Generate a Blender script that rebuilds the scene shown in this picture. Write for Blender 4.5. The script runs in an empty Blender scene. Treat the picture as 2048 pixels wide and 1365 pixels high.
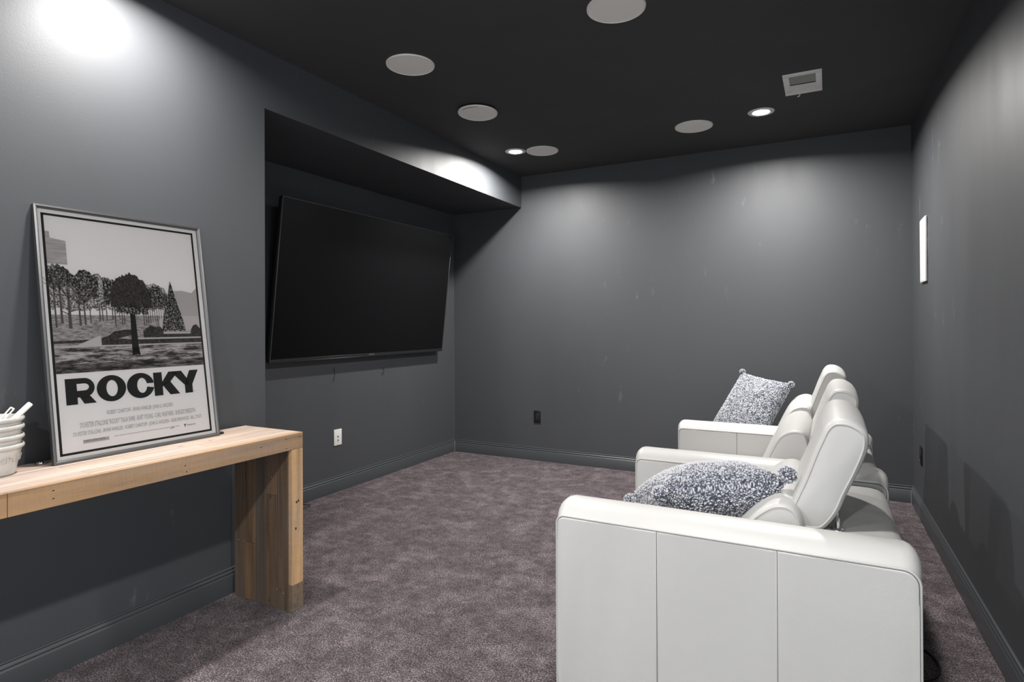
import bpy, bmesh, math, random
from mathutils import Vector, Matrix, noise
random.seed(7)
sc = bpy.context.scene
COL = sc.collection
PI = math.pi

# ------------------------------------------------------------------ room numbers (metres)
XL, XR, XC, YB, CE, ZH, YN = -2.4055, 0.5057, -3.1298, 4.748, 2.5176, 2.2411, 1.9717
BR, BL, Y0R = 0.01424, 0.01047, -2.2
YR1 = 1.45        # the right wall is cut short here, unseen, to let in added ambient light
def xl(y): return XL + BL*(YB-y)
def xr(y): return XR + BR*(YB-y)

# ------------------------------------------------------------------ helpers
def tag(o, label=None, cat=None, group=None, kind=None):
    if label: o['label'] = label
    if cat: o['category'] = cat
    if group: o['group'] = group
    if kind: o['kind'] = kind
    return o

def empty(name, loc, label, cat, group=None):
    o = bpy.data.objects.new(name, None); COL.objects.link(o)
    o.location = loc; o.empty_display_size = .05
    return tag(o, label, cat, group)

def root_loc(o):
    v = Vector((0, 0, 0))
    while o is not None:
        v += o.location; o = o.parent
    return v

def link(name, me, mats, parent=None, smooth=40, org=None):
    """mesh in world coordinates -> object; org is the object's own origin when it has no parent"""
    for m in (mats if isinstance(mats, (list, tuple)) else [mats]): me.materials.append(m)
    o = bpy.data.objects.new(name, me); COL.objects.link(o)
    if parent is not None:
        o.parent = parent; me.transform(Matrix.Translation(-root_loc(parent)))
    elif org is not None:
        o.location = org; me.transform(Matrix.Translation(-Vector(org)))
    if smooth:
        me.polygons.foreach_set('use_smooth', [True]*len(me.polygons))
        me.set_sharp_from_angle(angle=math.radians(smooth))
    me.update()
    return o

class MB:
    def __init__(s): s.v = []; s.f = []; s.m = []
    def add(s, vs, fs, mi=0):
        b = len(s.v); s.v += [tuple(v) for v in vs]
        s.f += [tuple(i+b for i in f) for f in fs]; s.m += [mi]*len(fs)
    def bm(s, bmx, mi=0):
        bmx.verts.index_update()
        s.add([v.co[:] for v in bmx.verts], [[v.index for v in f.verts] for f in bmx.faces], mi); bmx.free()
    def box(s, x0, x1, y0, y1, z0, z1, r=0, seg=2, mi=0, xf=None):
        b = bmesh.new(); bmesh.ops.create_cube(b, size=1)
        for v in b.verts:
            v.co = Vector(((x0+x1)/2+v.co.x*(x1-x0), (y0+y1)/2+v.co.y*(y1-y0), (z0+z1)/2+v.co.z*(z1-z0)))
        if r: bmesh.ops.bevel(b, geom=b.edges[:], offset=r, segments=seg, profile=.5, affect='EDGES')
        if xf:
            for v in b.verts: v.co = xf(v.co)
        s.bm(b, mi)
    def tube(s, pts, r, n=10, closed=False, mi=0, caps=True):
        pts = [Vector(p) for p in pts]; N = len(pts); rings = []
        up = Vector((0, 0, 1)); prev = None
        for i, p in enumerate(pts):
            if closed: t = (pts[(i+1) % N]-pts[i-1]).normalized()
            else: t = (pts[min(i+1, N-1)]-pts[max(i-1, 0)]).normalized()
            if prev is None:
                a = t.orthogonal().normalized()
            else:
                a = (prev - t*prev.dot(t)).normalized()
            prev = a; b = t.cross(a)
            rr = r[i] if isinstance(r, (list, tuple)) else r
            rings.append([p+a*rr*math.cos(2*PI*k/n)+b*rr*math.sin(2*PI*k/n) for k in range(n)])
        vs = [v for R in rings for v in R]; fs = []
        for i in range(N if closed else N-1):
            j = (i+1) % N
            for k in range(n): fs.append((i*n+k, i*n+(k+1) % n, j*n+(k+1) % n, j*n+k))
        if not closed and caps: fs += [tuple(range(n))[::-1], tuple((N-1)*n+k for k in range(n))]
        s.add(vs, fs, mi)
    def lathe(s, prof, c, n=64, mi=0):
        vs = []; fs = []
        for (r, z) in prof:
            for k in range(n): a = 2*PI*k/n; vs.append((c[0]+r*math.cos(a), c[1]+r*math.sin(a), c[2]+z))
        for i in range(len(prof)-1):
            for k in range(n): fs.append((i*n+k, i*n+(k+1) % n, (i+1)*n+(k+1) % n, (i+1)*n+k))
        s.add(vs, fs, mi)
    def prism(s, poly, z0, z1, mi=0):
        n = len(poly)
        s.add([(x, y, z0) for x, y in poly]+[(x, y, z1) for x, y in poly],
              [tuple(range(n))[::-1], tuple(range(n, 2*n))]+[(i, (i+1) % n, n+(i+1) % n, n+i) for i in range(n)], mi)
    def mesh(s, name):
        me = bpy.data.meshes.new(name); me.from_pydata(s.v, [], s.f)
        b = bmesh.new(); b.from_mesh(me)
        b.faces.ensure_lookup_table()
        for f, m in zip(b.faces, s.m): f.material_index = m
        bmesh.ops.recalc_face_normals(b, faces=b.faces[:]); b.to_mesh(me); b.free()
        return me
    def obj(s, name, mats, parent=None, smooth=40, org=None):
        return link(name, s.mesh(name), mats, parent, smooth, org)

# ------------------------------------------------------------------ materials
def new_mat(name):
    m = bpy.data.materials.new(name); m.use_nodes = True
    nt = m.node_tree; b = nt.nodes['Principled BSDF']
    return m, nt, b
def N(nt, t, **k):
    n = nt.nodes.new(t)
    for a, v in k.items():
        if a.startswith('i_'): n.inputs[a[2:].replace('_', ' ')].default_value = v
        else: setattr(n, a, v)
    return n
def coords(nt, scale=(1, 1, 1), kind='Object', rot=(0, 0, 0)):
    tc = N(nt, 'ShaderNodeTexCoord'); mp = N(nt, 'ShaderNodeMapping')
    mp.inputs['Scale'].default_value = scale; mp.inputs['Rotation'].default_value = rot
    nt.links.new(tc.outputs[kind], mp.inputs['Vector']); return mp.outputs['Vector']
def ramp(nt, fac, stops):
    r = N(nt, 'ShaderNodeValToRGB'); el = r.color_ramp.elements
    while len(el) < len(stops): el.new(.5)
    for e, (p, c) in zip(el, stops):
        e.position = p; e.color = (c[0], c[1], c[2], 1) if isinstance(c, (tuple, list)) else (c, c, c, 1)
    nt.links.new(fac, r.inputs['Fac']); return r.outputs['Color']
def noise_tex(nt, vec, scale, detail=3, rough=.55):
    n = N(nt, 'ShaderNodeTexNoise'); n.inputs['Scale'].default_value = scale
    n.inputs['Detail'].default_value = detail; n.inputs['Roughness'].default_value = rough
    nt.links.new(vec, n.inputs['Vector']); return n.outputs['Fac']
def bump(nt, bs, h, strength, dist):
    b = N(nt, 'ShaderNodeBump'); b.inputs['Strength'].default_value = strength; b.inputs['Distance'].default_value = dist
    nt.links.new(h, b.inputs['Height']); nt.links.new(b.outputs['Normal'], bs.inputs['Normal'])
def mixc(nt, fac, a, b, blend='MIX'):
    m = N(nt, 'ShaderNodeMix', data_type='RGBA', blend_type=blend)
    for s, v in ((0, fac), (6, a), (7, b)):
        if isinstance(v, (int, float)): m.inputs[s].default_value = v
        elif isinstance(v, tuple): m.inputs[s].default_value = (*v, 1)
        else: nt.links.new(v, m.inputs[s])
    return m.outputs[2]
def plain(name, col, rough=.5, metal=0, spec=.5, coat=0):
    m, nt, b = new_mat(name)
    b.inputs['Base Color'].default_value = (*col, 1); b.inputs['Roughness'].default_value = rough
    b.inputs['Metallic'].default_value = metal; b.inputs['Specular IOR Level'].default_value = spec
    b.inputs['Coat Weight'].default_value = coat
    return m

def wall_mat(name, col, rough, scuff=0., marks=None):
    m, nt, b = new_mat(name)
    v = coords(nt)
    n1 = noise_tex(nt, v, 1.3, 3)
    c = mixc(nt, n1, tuple(x*.93 for x in col), tuple(x*1.07 for x in col))
    if scuff:
        vs = coords(nt, (3, 3, .9)); s1 = noise_tex(nt, vs, 5, 6, .7)
        s2 = noise_tex(nt, coords(nt, (1, 1, 1)), 1.1, 2)
        f1 = ramp(nt, s1, [(.62, 0.), (.78, 1.)]); f2 = ramp(nt, s2, [(.48, 0.), (.60, 1.)])
        f = N(nt, 'ShaderNodeMath', operation='MULTIPLY'); nt.links.new(f1, f.inputs[0]); nt.links.new(f2, f.inputs[1])
        f3 = N(nt, 'ShaderNodeMath', operation='MULTIPLY'); nt.links.new(f.outputs[0], f3.inputs[0]); f3.inputs[1].default_value = scuff
        c = mixc(nt, f3.outputs[0], c, (.30, .31, .32))
    nt.links.new(c, b.inputs['Base Color'])
    rr = ramp(nt, noise_tex(nt, coords(nt, (1, 1, .35)), 2.2, 4), [(.3, rough-.05), (.7, rough+.06)])
    nt.links.new(rr, b.inputs['Roughness'])
    bump(nt, b, noise_tex(nt, v, 160, 3), .12, .002)
    return m
PAINT = (.055, .058, .063)
M_wall = wall_mat('charcoal satin wall paint', PAINT, .55, .35)
M_wallR = wall_mat('scuffed charcoal wall paint', PAINT, .56, .8)
M_ceil = wall_mat('near black ceiling paint', (.046, .046, .048), .8)
M_trim = plain('charcoal semigloss trim paint', (.052, .056, .060), .36)
M_caulk = plain('bare caulk', (.30, .29, .27), .8)

def carpet():
    m, nt, b = new_mat('mauve grey carpet')
    v = coords(nt)
    fib = noise_tex(nt, v, 210, 2, .7); fib2 = noise_tex(nt, v, 110, 3, .7)
    big = noise_tex(nt, v, 6.5, 4, .62); big2 = noise_tex(nt, v, 19, 4, .65)
    base = ramp(nt, big, [(.36, (.056, .0425, .0465)), (.50, (.079, .0615, .067)), (.62, (.165, .134, .145))])
    base = mixc(nt, .45, base, ramp(nt, big2, [(.38, (.056, .043, .047)), (.62, (.165, .134, .145))]))
    sp = ramp(nt, fib, [(.34, .1), (.5, .75), (.64, 2.5)])
    sp2 = ramp(nt, fib2, [(.35, .45), (.65, 1.55)])
    c = mixc(nt, 1., base, sp, 'MULTIPLY'); c = mixc(nt, 1., c, sp2, 'MULTIPLY')
    nt.links.new(c, b.inputs['Base Color'])
    b.inputs['Roughness'].default_value = 1; b.inputs['Specular IOR Level'].default_value = .1
    b.inputs['Sheen Weight'].default_value = .08
    bump(nt, b, fib2, .9, .012)
    return m
M_carpet = carpet()

def leather(name, col, rough=.42):
    m, nt, b = new_mat(name)
    v = coords(nt)
    vo = N(nt, 'ShaderNodeTexVoronoi', feature='DISTANCE_TO_EDGE'); vo.inputs['Scale'].default_value = 420
    nt.links.new(v, vo.inputs['Vector'])
    n1 = noise_tex(nt, v, 3.2, 3)
    nt.links.new(mixc(nt, n1, tuple(x*.96 for x in col), tuple(min(1, x*1.03) for x in col)), b.inputs['Base Color'])
    b.inputs['Roughness'].default_value = rough; b.inputs['Specular IOR Level'].default_value = .35
    mx = N(nt, 'ShaderNodeMath', operation='MULTIPLY_ADD'); nt.links.new(noise_tex(nt, v, 6, 3), mx.inputs[0]); mx.inputs[1].default_value = 6
    nt.links.new(vo.outputs['Distance'], mx.inputs[2])
    bump(nt, b, mx.outputs[0], .10, .004)
    return m
M_leather = leather('white leather', (.465, .46, .447))
M_seam = plain('leather seam', (.465, .46, .447), .7)
M_chrome = plain('chrome', (.75, .75, .76), .12, 1)

def wood(name, tint, grain, dark=.55, light=1.25, rough=.62, seed=0.):
    """grain: axis index the fibres run along"""
    m, nt, b = new_mat(name)
    s = [34, 34, 34]; s[grain] = 1.6
    tc = N(nt, 'ShaderNodeTexCoord'); ad = N(nt, 'ShaderNodeVectorMath', operation='ADD'); ad.inputs[1].default_value = (seed, seed*.7, seed*1.3)
    nt.links.new(tc.outputs['Object'], ad.inputs[0])
    mp = N(nt, 'ShaderNodeMapping'); mp.inputs['Scale'].default_value = s; nt.links.new(ad.outputs[0], mp.inputs['Vector'])
    g = noise_tex(nt, mp.outputs[0], 1.0, 6, .65)
    s2 = [9, 9, 9]; s2[grain] = 1.5
    mp2 = N(nt, 'ShaderNodeMapping'); mp2.inputs['Scale'].default_value = s2; nt.links.new(ad.outputs[0], mp2.inputs['Vector'])
    w = noise_tex(nt, mp2.outputs[0], 1.3, 4, .6)
    c = ramp(nt, g, [(.30, tuple(t*dark for t in tint)), (.5, tint), (.72, tuple(t*light for t in tint))])
    gray = sum(tint)/3
    c = mixc(nt, ramp(nt, w, [(.42, 0.), (.68, .40)]), c, (gray*.95, gray*.92, gray*.95))
    knots = N(nt, 'ShaderNodeTexVoronoi'); knots.inputs['Scale'].default_value = 4.5
    k = [3, 3, 3]; k[grain] = 1.4
    mp3 = N(nt, 'ShaderNodeMapping'); mp3.inputs['Scale'].default_value = k; nt.links.new(ad.outputs[0], mp3.inputs['Vector'])
    nt.links.new(mp3.outputs[0], knots.inputs['Vector'])
    c = mixc(nt, ramp(nt, knots.outputs['Distance'], [(.045, .75), (.10, 0.)]), c, tuple(t*.25 for t in tint))
    # saw marks across the grain
    s4 = [25, 25, 25]; s4[grain] = 210
    mp4 = N(nt, 'ShaderNodeMapping'); mp4.inputs['Scale'].default_value = s4; nt.links.new(tc.outputs['Object'], mp4.inputs['Vector'])
    saw = noise_tex(nt, mp4.outputs[0], 1., 2)
    c = mixc(nt, .12, c, ramp(nt, saw, [(.35, tuple(t*.6 for t in tint)), (.65, tuple(t*1.2 for t in tint))]))
    nt.links.new(c, b.inputs['Base Color']); b.inputs['Roughness'].default_value = rough
    b.inputs['Specular IOR Level'].default_value = .3
    bump(nt, b, g, .35, .002)
    return m
M_woodfront = wood('tan reclaimed wood along', (.40, .24, .118), 1)
M_woodtop = [wood('weathered top board %s' % a, t, 1, .45, 1.35, .6, sd) for a, t, sd in
             (('sandy', (.41, .315, .255), 1.), ('pinkish', (.47, .37, .305), 5.), ('grey', (.30, .245, .21), 9.), ('honey', (.46, .345, .26), 13.))]
M_woodleg = wood('tan reclaimed wood upright', (.54, .335, .17), 2)
M_woodend = wood('grey brown end block', (.19, .135, .09), 0, seed=3.)
M_wooddark = [wood('dark reclaimed board %s' % a, t, 2, .45, 1.5, .6, sd) for a, t, sd in
              (('umber', (.125, .082, .052), 2.), ('russet', (.155, .092, .052), 6.), ('smoky', (.105, .076, .055), 8.), ('chestnut', (.14, .088, .053), 11.))]
M_nail = plain('dark nail hole', (.03, .022, .016), .9)

M_white = plain('white plastic', (.72, .71, .68), .4)
M_blackp = plain('black plastic', (.008, .008, .009), .35)
M_hole = plain('dark opening', (.01, .01, .01), .9)
M_grille = plain('off white speaker grille', (.84, .83, .79), .8, spec=.2)
M_grilleR = plain('speaker rim', (.80, .79, .77), .5)
M_ventw = plain('white vent enamel', (.78, .77, .75), .45)
M_screen = plain('glossy black screen', (.004, .004, .0045), .10, spec=.35)
M_bezel = plain('dark grey metal bezel', (.10, .10, .10), .35, .8)
M_tvback = plain('matt black housing', (.012, .012, .012), .6)
M_ceramic = plain('white glazed ceramic', (.52, .505, .475), .16, coat=.5)
M_scoop = plain('off white plastic scoop', (.70, .68, .62), .45)
M_alu = plain('brushed gunmetal aluminium', (.15, .15, .152), .36, .85)
M_backing = plain('brown backing board', (.06, .05, .045), .9)
M_cord = plain('black rubber cord', (.006, .006, .007), .5)

def emis(name, col, s):
    m, nt, b = new_mat(name); b.inputs['Base Color'].default_value = (1, 1, 1, 1)
    b.inputs['Emission Color'].default_value = (*col, 1); b.inputs['Emission Strength'].default_value = s
    return m
M_lamp = emis('lit lamp lens', (1, .98, .95), 25)

# ------------------------------------------------------------------ room shell
def structure(name, mb, mats, smooth=0):
    o = mb.obj(name, mats, None, smooth); return tag(o, kind='structure')
a = MB(); a.prism([(XC-.3, Y0R), (3.2, Y0R), (3.2, YR1), (1.0, YR1), (1.0, YB+.3), (XC-.3, YB+.3)], -.1, 0); structure('floor', a, M_carpet)
a = MB(); a.prism([(XC-.3, Y0R), (3.2, Y0R), (3.2, YR1), (1.0, YR1), (1.0, YB+.3), (XC-.3, YB+.3)], CE, CE+.12); structure('ceiling', a, M_ceil)
a = MB(); a.prism([(xl(Y0R), Y0R), (xl(YN), YN), (XC-.0, YN), (XC-.0, Y0R)], 0, CE); structure('wall_left', a, M_wall)
a = MB(); a.prism([(xl(YN), YN), (xl(YB), YB), (XC, YB), (XC, YN)], ZH, CE); structure('wall_header', a, M_wall)
a = MB(); a.prism([(XC, YN-.3), (XC, YB+.1), (XC-.1, YB+.1), (XC-.1, YN-.3)], 0, CE); structure('wall_niche', a, M_wall)
a = MB(); a.prism([(XC-.1, YB), (XR+.2, YB), (XR+.2, YB+.12), (XC-.1, YB+.12)], 0, CE); structure('wall_back', a, M_wall)
a = MB(); a.prism([(xr(YB+.1), YB+.1), (xr(YR1), YR1), (xr(YR1)+.12, YR1), (xr(YB+.1)+.12, YB+.1)], 0, CE); structure('wall_right', a, M_wallR)

# baseboards: one moulded profile carried round the room, mitred at the corners
path = [(xl(Y0R), Y0R), (xl(YN), YN), (XC, YN), (XC, YB), (XR, YB), (xr(YR1), YR1)]
prof = [(0, 0), (.0150, 0), (.0150, .082), (.0142, .0835), (.0100, .0870), (.0088, .0900), (.0090, .0915), (.0125, .0925), (.0130, .0945),
        (.0110, .0985), (.0062, .1030), (.0050, .1050), (.0052, .1065), (.0085, .1075), (.0088, .1095), (.0070, .1128), (.0040, .1142), (0, .1142)]
def offs(d):
    out = []
    for i, p in enumerate(path):
        def nrm(a, b):
            t = Vector((b[0]-a[0], b[1]-a[1])).normalized(); return Vector((t.y, -t.x))
        ns = []
        if i > 0: ns.append(nrm(path[i-1], p))
        if i < len(path)-1: ns.append(nrm(p, path[i+1]))
        if len(ns) == 1: out.append(Vector(p)+ns[0]*d)
        else:
            m = (ns[0]+ns[1]).normalized(); out.append(Vector(p)+m*(d/m.dot(ns[0])))
    return out
rows = [(offs(d), z) for d, z in prof]
for i, nm in enumerate(['baseboard_left', 'baseboard_jamb', 'baseboard_niche', 'baseboard_back', 'baseboard_right']):
    mb = MB(); vs = []
    for (o_, z) in rows: vs += [(o_[i].x, o_[i].y, z), (o_[i+1].x, o_[i+1].y, z)]
    fs = [(2*k, 2*k+1, 2*k+3, 2*k+2) for k in range(len(rows)-1)]
    fs.append(tuple(range(0, 2*len(rows), 2))); fs.append(tuple(range(1, 2*len(rows), 2)))
    mb.add(vs, fs)
    if nm == 'baseboard_niche':
        c = rows[1][0][3]; mb.prism([(c.x-.002, c.y-.0015), (c.x+.0022, c.y-.0015), (c.x+.0022, c.y+.002), (c.x-.002, c.y+.002)], 0, .098, 1)
    if nm == 'baseboard_back':
        c = rows[1][0][4]; mb.prism([(c.x-.0022, c.y-.0015), (c.x+.0005, c.y-.0015), (c.x+.0005, c.y+.002), (c.x-.0022, c.y+.002)], 0, .088, 1)
    structure(nm, mb, [M_trim, M_caulk], 35)
# pale caulk lines where walls meet
a = MB(); a.box(XC, XC+.0022, YB-.0022, YB, .114, 2.05); structure('trim_1', a, wall_mat('grey caulk in corner', (.10, .105, .11), .6))

# ------------------------------------------------------------------ recessed lights
def recessed_light(x, y, label, power):
    r = empty('recessed_light', (x, y, CE), label, 'ceiling light', 'round recessed ceiling lights')
    a = MB(); a.lathe([(.050, -.0005), (.050, -.004), (.056, -.0065), (.068, -.006), (.076, -.0035), (.078, -.0005)], (x, y, CE), 48)
    tr = a.obj('trim_ring', M_white, r)
    a = MB(); a.lathe([(.001, -.0032), (.0495, -.0032), (.0495, -.0012), (.001, -.0012)], (x, y, CE), 48)
    a.obj('lamp_lens', M_lamp, r)
    L = bpy.data.lights.new('lamp', 'AREA'); L.shape = 'DISK'; L.size = .10; L.spread = 2.86; L.energy = power; L.color = (1, .975, .945)
    lo = bpy.data.objects.new('lamp', L); COL.objects.link(lo); lo.parent = r; lo.location = (0, 0, -.009)
    return r
recessed_light(-2.088, 4.027, 'lit round recessed ceiling light beside the header over the television niche', 48)
recessed_light(-.353, 4.009, 'lit round recessed ceiling light close to the white air vent', 50)
recessed_light(-2.075, 1.30, 'lit recessed ceiling light washing the left wall above the console', 27)
recessed_light(-.353, 1.30, 'lit recessed ceiling light above the near end of the white sofa', 26)
recessed_light(-2.075, -1.40, 'unseen recessed light added as fill at the left behind the camera', 74)  # unseen lamp added to brighten surfaces that face the camera
recessed_light(-.353, -1.40, 'unseen recessed light added as fill at the right behind the camera', 74)  # second unseen fill lamp, added to lift the near sofa side

# ------------------------------------------------------------------ ceiling speakers
def speaker(x, y, label, tilt=0.):
    r = empty('ceiling_speaker', (x, y, CE), label, 'speaker', 'round ceiling speakers')
    a = MB(); R = .121
    a.lathe([(R-.006, -.0004), (R-.006, -.0062), (R-.003, -.0078), (R, -.0062), (R+.001, -.0004)], (x, y, CE), 72)
    rim = a.obj('rim', M_grilleR, r)
    a = MB(); a.lathe([(.0005, -.0060), (R*.5, -.0058), (R-.0065, -.0052), (R-.0065, -.001), (.0005, -.001)], (x, y, CE), 72)
    g = a.obj('grille', M_grille, r)
    if tilt:
        a = MB(); a.lathe([(.100, -.0002), (.104, -.018), (.098, -.018), (.096, -.0002)], (x, y, CE), 48)
        a.obj('housing', M_blackp, r)
        for o in (rim, g): o.location = (0, 0, -.016); o.rotation_euler = (math.radians(-tilt), 0, 0)
    return r
speaker(-.767, 2.394, 'round white ceiling speaker cut by the top edge of the photo')
speaker(-1.855, 2.426, 'round white ceiling speaker nearest the camera over the left of the room')
speaker(-1.887, 3.137, 'round white ceiling speaker hanging loose with a dark gap above it', 2.2)
speaker(-1.900, 4.105, 'round white ceiling speaker right beside the lit lamp near the back wall')
speaker(-.776, 4.082, 'round white ceiling speaker left of the lit lamp by the air vent')

# ------------------------------------------------------------------ air vent
v = empty('air_vent', (-.105, 3.63, CE), 'white rectangular metal air register in the dark ceiling', 'vent')
a = MB()
X0, X1, Y0, Y1 = -.201, -.013, 3.470, 3.787; x0, x1, y0, y1 = -.171, -.043, 3.508, 3.752
for (p, q, s, t) in ((X0, X1, Y0, y0), (X0, X1, y1, Y1), (X0, x0, y0, y1), (x1, X1, y0, y1)):
    a.box(p, q, s, t, CE-.006, CE-.0003, .0015)
a.obj('frame', M_ventw, v)
a = MB(); a.box(x0, x1, y0, y1, CE-.0008, CE-.0002); a.obj('backing', plain('grey duct', (.24, .25, .24), .7), v)
n = 9
for k in range(n):
    a = MB(); yy = y0+.125+(y1-y0-.125)*(k+.5)/n; a.box(x0, x1, yy-.0066, yy+.0066, -.0005, .0005, xf=lambda c, yy=yy: Vector((c.x, yy+(c.y-yy)*.99, CE-.0064+(c.y-yy)*.10+c.z)))
    a.obj('slat', M_ventw, v)
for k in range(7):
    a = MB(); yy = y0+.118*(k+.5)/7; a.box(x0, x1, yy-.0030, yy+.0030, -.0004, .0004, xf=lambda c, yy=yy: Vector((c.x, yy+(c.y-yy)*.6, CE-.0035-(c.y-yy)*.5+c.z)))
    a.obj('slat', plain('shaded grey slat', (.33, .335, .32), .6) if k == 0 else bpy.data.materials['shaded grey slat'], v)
a = MB(); a.tube([(-.127, 3.775, CE-.004), (-.127, 3.782, CE-.012), (-.130, 3.780, CE-.020), (-.138, 3.772, CE-.024)], .0028, 8)
a.obj('lever', M_ventw, v)

# ------------------------------------------------------------------ plates on the walls
def plate(name, c, axis, w, h, mat, label, cat, holes, screws=True, group=None):
    """axis: 'x+' wall facing +x, 'y-' facing -y, 'x-' facing -x ; holes: (u, v, ru, rv, material)"""
    r = empty(name, c, label, cat, group)
    def xf(p):
        u, d, z = p
        if axis == 'x+': return Vector((c[0]+d, c[1]+u, c[2]+z))
        if axis == 'y-': return Vector((c[0]+u, c[1]-d, c[2]+z))
        return Vector((c[0]-d, c[1]-u, c[2]+z))
    a = MB(); a.box(-w/2, w/2, 0, .006, -h/2, h/2, .0022, 3, xf=xf); a.obj('cover_plate', mat, r)
    for nm, u, z, ru, rv, m, dep in holes:
        a = MB(); a.box(u-ru, u+ru, .003, dep, z-rv, z+rv, min(ru, rv)*.35, 3, xf=xf); a.obj(nm, m, r)
    if screws:
        for z in (-h*.41, h*.41):
            a = MB(); a.box(-.003, .003, .004, .0068, z-.003, z+.003, .0012, xf=xf); a.obj('screw', mat, r)
    return r
plate('wall_jack', (XC, 3.221, .389), 'x+', .077, .115, M_white, 'white cable wall jack plate low under the television', 'wall plate',
      [('jack', 0, .006, .0055, .0055, plain('brass jack', (.35, .30, .2), .4, .8), .010), ('socket', .001, -.022, .007, .006, M_hole, .0066), ('socket_tab', -.004, -.031, .003, .008, plain('tan tab', (.55, .47, .36), .5), .0068)])
plate('power_outlet', (-2.2565, YB, .383), 'y-', .066, .109, M_blackp, 'black power outlet low on the back wall left of the sofa', 'outlet',
      [('socket_face', 0, 0, .017, .034, plain('satin black socket', (.02, .02, .021), .3), .0085)])
plate('power_outlet', (xr(4.395)-.0005, 4.395, .384), 'x-', .072, .112, M_blackp, 'black power outlet on the right wall near the far corner', 'outlet',
      [('socket_face', 0, 0, .017, .034, bpy.data.materials['satin black socket'], .0085)])
ws = empty('wall_speaker', (xr(4.22), 4.222, 1.624), 'tall white rectangular speaker flush on the right wall near the corner', 'speaker')
a = MB(); a.box(xr(4.22)-.012, xr(4.22)-.001, 4.120, 4.324, 1.437, 1.812, .0025, 3); a.obj('frame', M_white, ws)
a = MB(); a.box(xr(4.22)-.0135, xr(4.22)-.011, 4.128, 4.316, 1.445, 1.804, .001, 2); a.obj('grille', plain('white speaker mesh', (.80, .80, .79), .6), ws)

# ------------------------------------------------------------------ television
tt = .117; TC = Vector((-3.0, 3.506, 1.479)); TW, TH = 1.877, 1.040
TU = Vector((math.sin(tt), 0, math.cos(tt))); TN = Vector((math.cos(tt), 0, -math.sin(tt))); TE = Vector((0, 1, 0))
tv = empty('television', (XC+.002, 3.506, 1.479), 'very large black flat television tilted down in the wall niche', 'television')
txf = lambda p: TC+TE*p[0]+TN*p[1]+TU*p[2]
a = MB(); a.box(-TW/2+.004, TW/2-.004, -.034, -.002, -TH/2+.004, TH/2-.004, .004, 2, xf=txf); a.obj('housing', M_tvback, tv)
a = MB(); a.box(-TW/2+.008, TW/2-.008, -.002, .0008, -TH/2+.022, TH/2-.008, xf=txf); a.obj('screen', M_screen, tv, 0)
a = MB(); b_ = .0075
for q in ((-TW/2, TW/2, TH/2-b_, TH/2), (-TW/2, -TW/2+b_, -TH/2, TH/2), (TW/2-b_, TW/2, -TH/2, TH/2)):
    a.box(q[0], q[1], -.012, .0035, q[2], q[3], .001, 1, xf=txf)
a.obj('bezel', M_bezel, tv)
a = MB(); a.box(-TW/2, TW/2, -.012, .0030, -TH/2, -TH/2+.005, .001, 1, xf=txf)
a.box(-TW/2+b_, TW/2-b_, -.002, .0018, -TH/2+.006, -TH/2+.0225, .0005, 1, xf=txf)
a.obj('bottom_bezel', [plain('dark brushed strip', (.045, .045, .045), .4, .6)], tv)
a = MB(); a.box(-.030, .030, .0015, .0032, -TH/2+.010, -TH/2+.018, .0006, 1, xf=txf); a.obj('logo', plain('silver logo bar', (.28, .28, .29), .3, .8), tv)
a = MB(); a.box(XC+.0005, XC+.022, 3.16, 3.86, 1.36, 1.62, .003); a.box(XC+.02, -3.03, 3.28, 3.32, 1.30, 1.70, .003); a.box(XC+.02, -3.03, 3.70, 3.74, 1.30, 1.70, .003)
a.obj('wall_mount', M_tvback, tv)

# thin loose wires poking out of the wall below the television
def wire(name, pts, r, label, cat, mat=M_cord, org=None, n=8, group=None):
    P = [Vector(p) for p in pts]; out = []
    for i in range(len(P)-1):
        p0, p1, p2, p3 = P[max(i-1, 0)], P[i], P[i+1], P[min(i+2, len(P)-1)]
        for k in range(8):
            t = k/8; out.append(.5*((2*p1)+(p2-p0)*t+(2*p0-5*p1+4*p2-p3)*t*t+(3*p1-p0-3*p2+p3)*t**3))
    out.append(P[-1]); a = MB(); a.tube(out, r, n)
    return tag(a.obj(name, mat, None, 60, org or pts[0]), label, cat, group)
WX = XC+.002
wire('loose_wire', [(XC, 3.185, .890), (WX+.004, 3.185, .884), (WX, 3.192, .872), (WX, 3.196, .850), (WX, 3.188, .815), (WX, 3.182, .790)], .0013,
     'thin dark loose wire hanging on the wall below the left half of the television', 'wire')
wire('loose_wire', [(XC, 3.712, .862), (WX+.003, 3.716, .855), (WX, 3.735, .835), (WX, 3.728, .812), (WX, 3.712, .818), (WX, 3.716, .792)], .0013,
     'short curled loose wire on the wall below the right half of the television', 'wire')

# ------------------------------------------------------------------ console table
CX0, CX1, CY0, CY1, CZ = -2.338, -1.977, .16, 1.832, .745
ct = empty('console_table', ((CX0+CX1)/2, (CY0+CY1)/2, 0), 'reclaimed wood waterfall console table of tan boards against the left wall', 'console table')
a = MB(); nb = 5; TK = .067
for k in range(nb):
    xa = CX0+(CX1-.022-CX0)*k/nb; xb = CX0+(CX1-.022-CX0)*(k+1)/nb
    cuts = [CY0] + ([.62, 1.45] if k % 2 else [1.02]) + [CY1]
    for j in range(len(cuts)-1):
        a.box(xa+.0003, xb-.0003, cuts[j]+.0003, cuts[j+1]-.0003, CZ-TK+.004, CZ, .0012, 1, mi=(k*2+j*3) % 4)
a.box(CX0, CX1-.02, CY0+.002, CY1-.002, CZ-TK, CZ-.01, 0, mi=4)
a.obj('tabletop', M_woodtop+[M_wooddark[0]], ct, 30)
a = MB()
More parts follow.
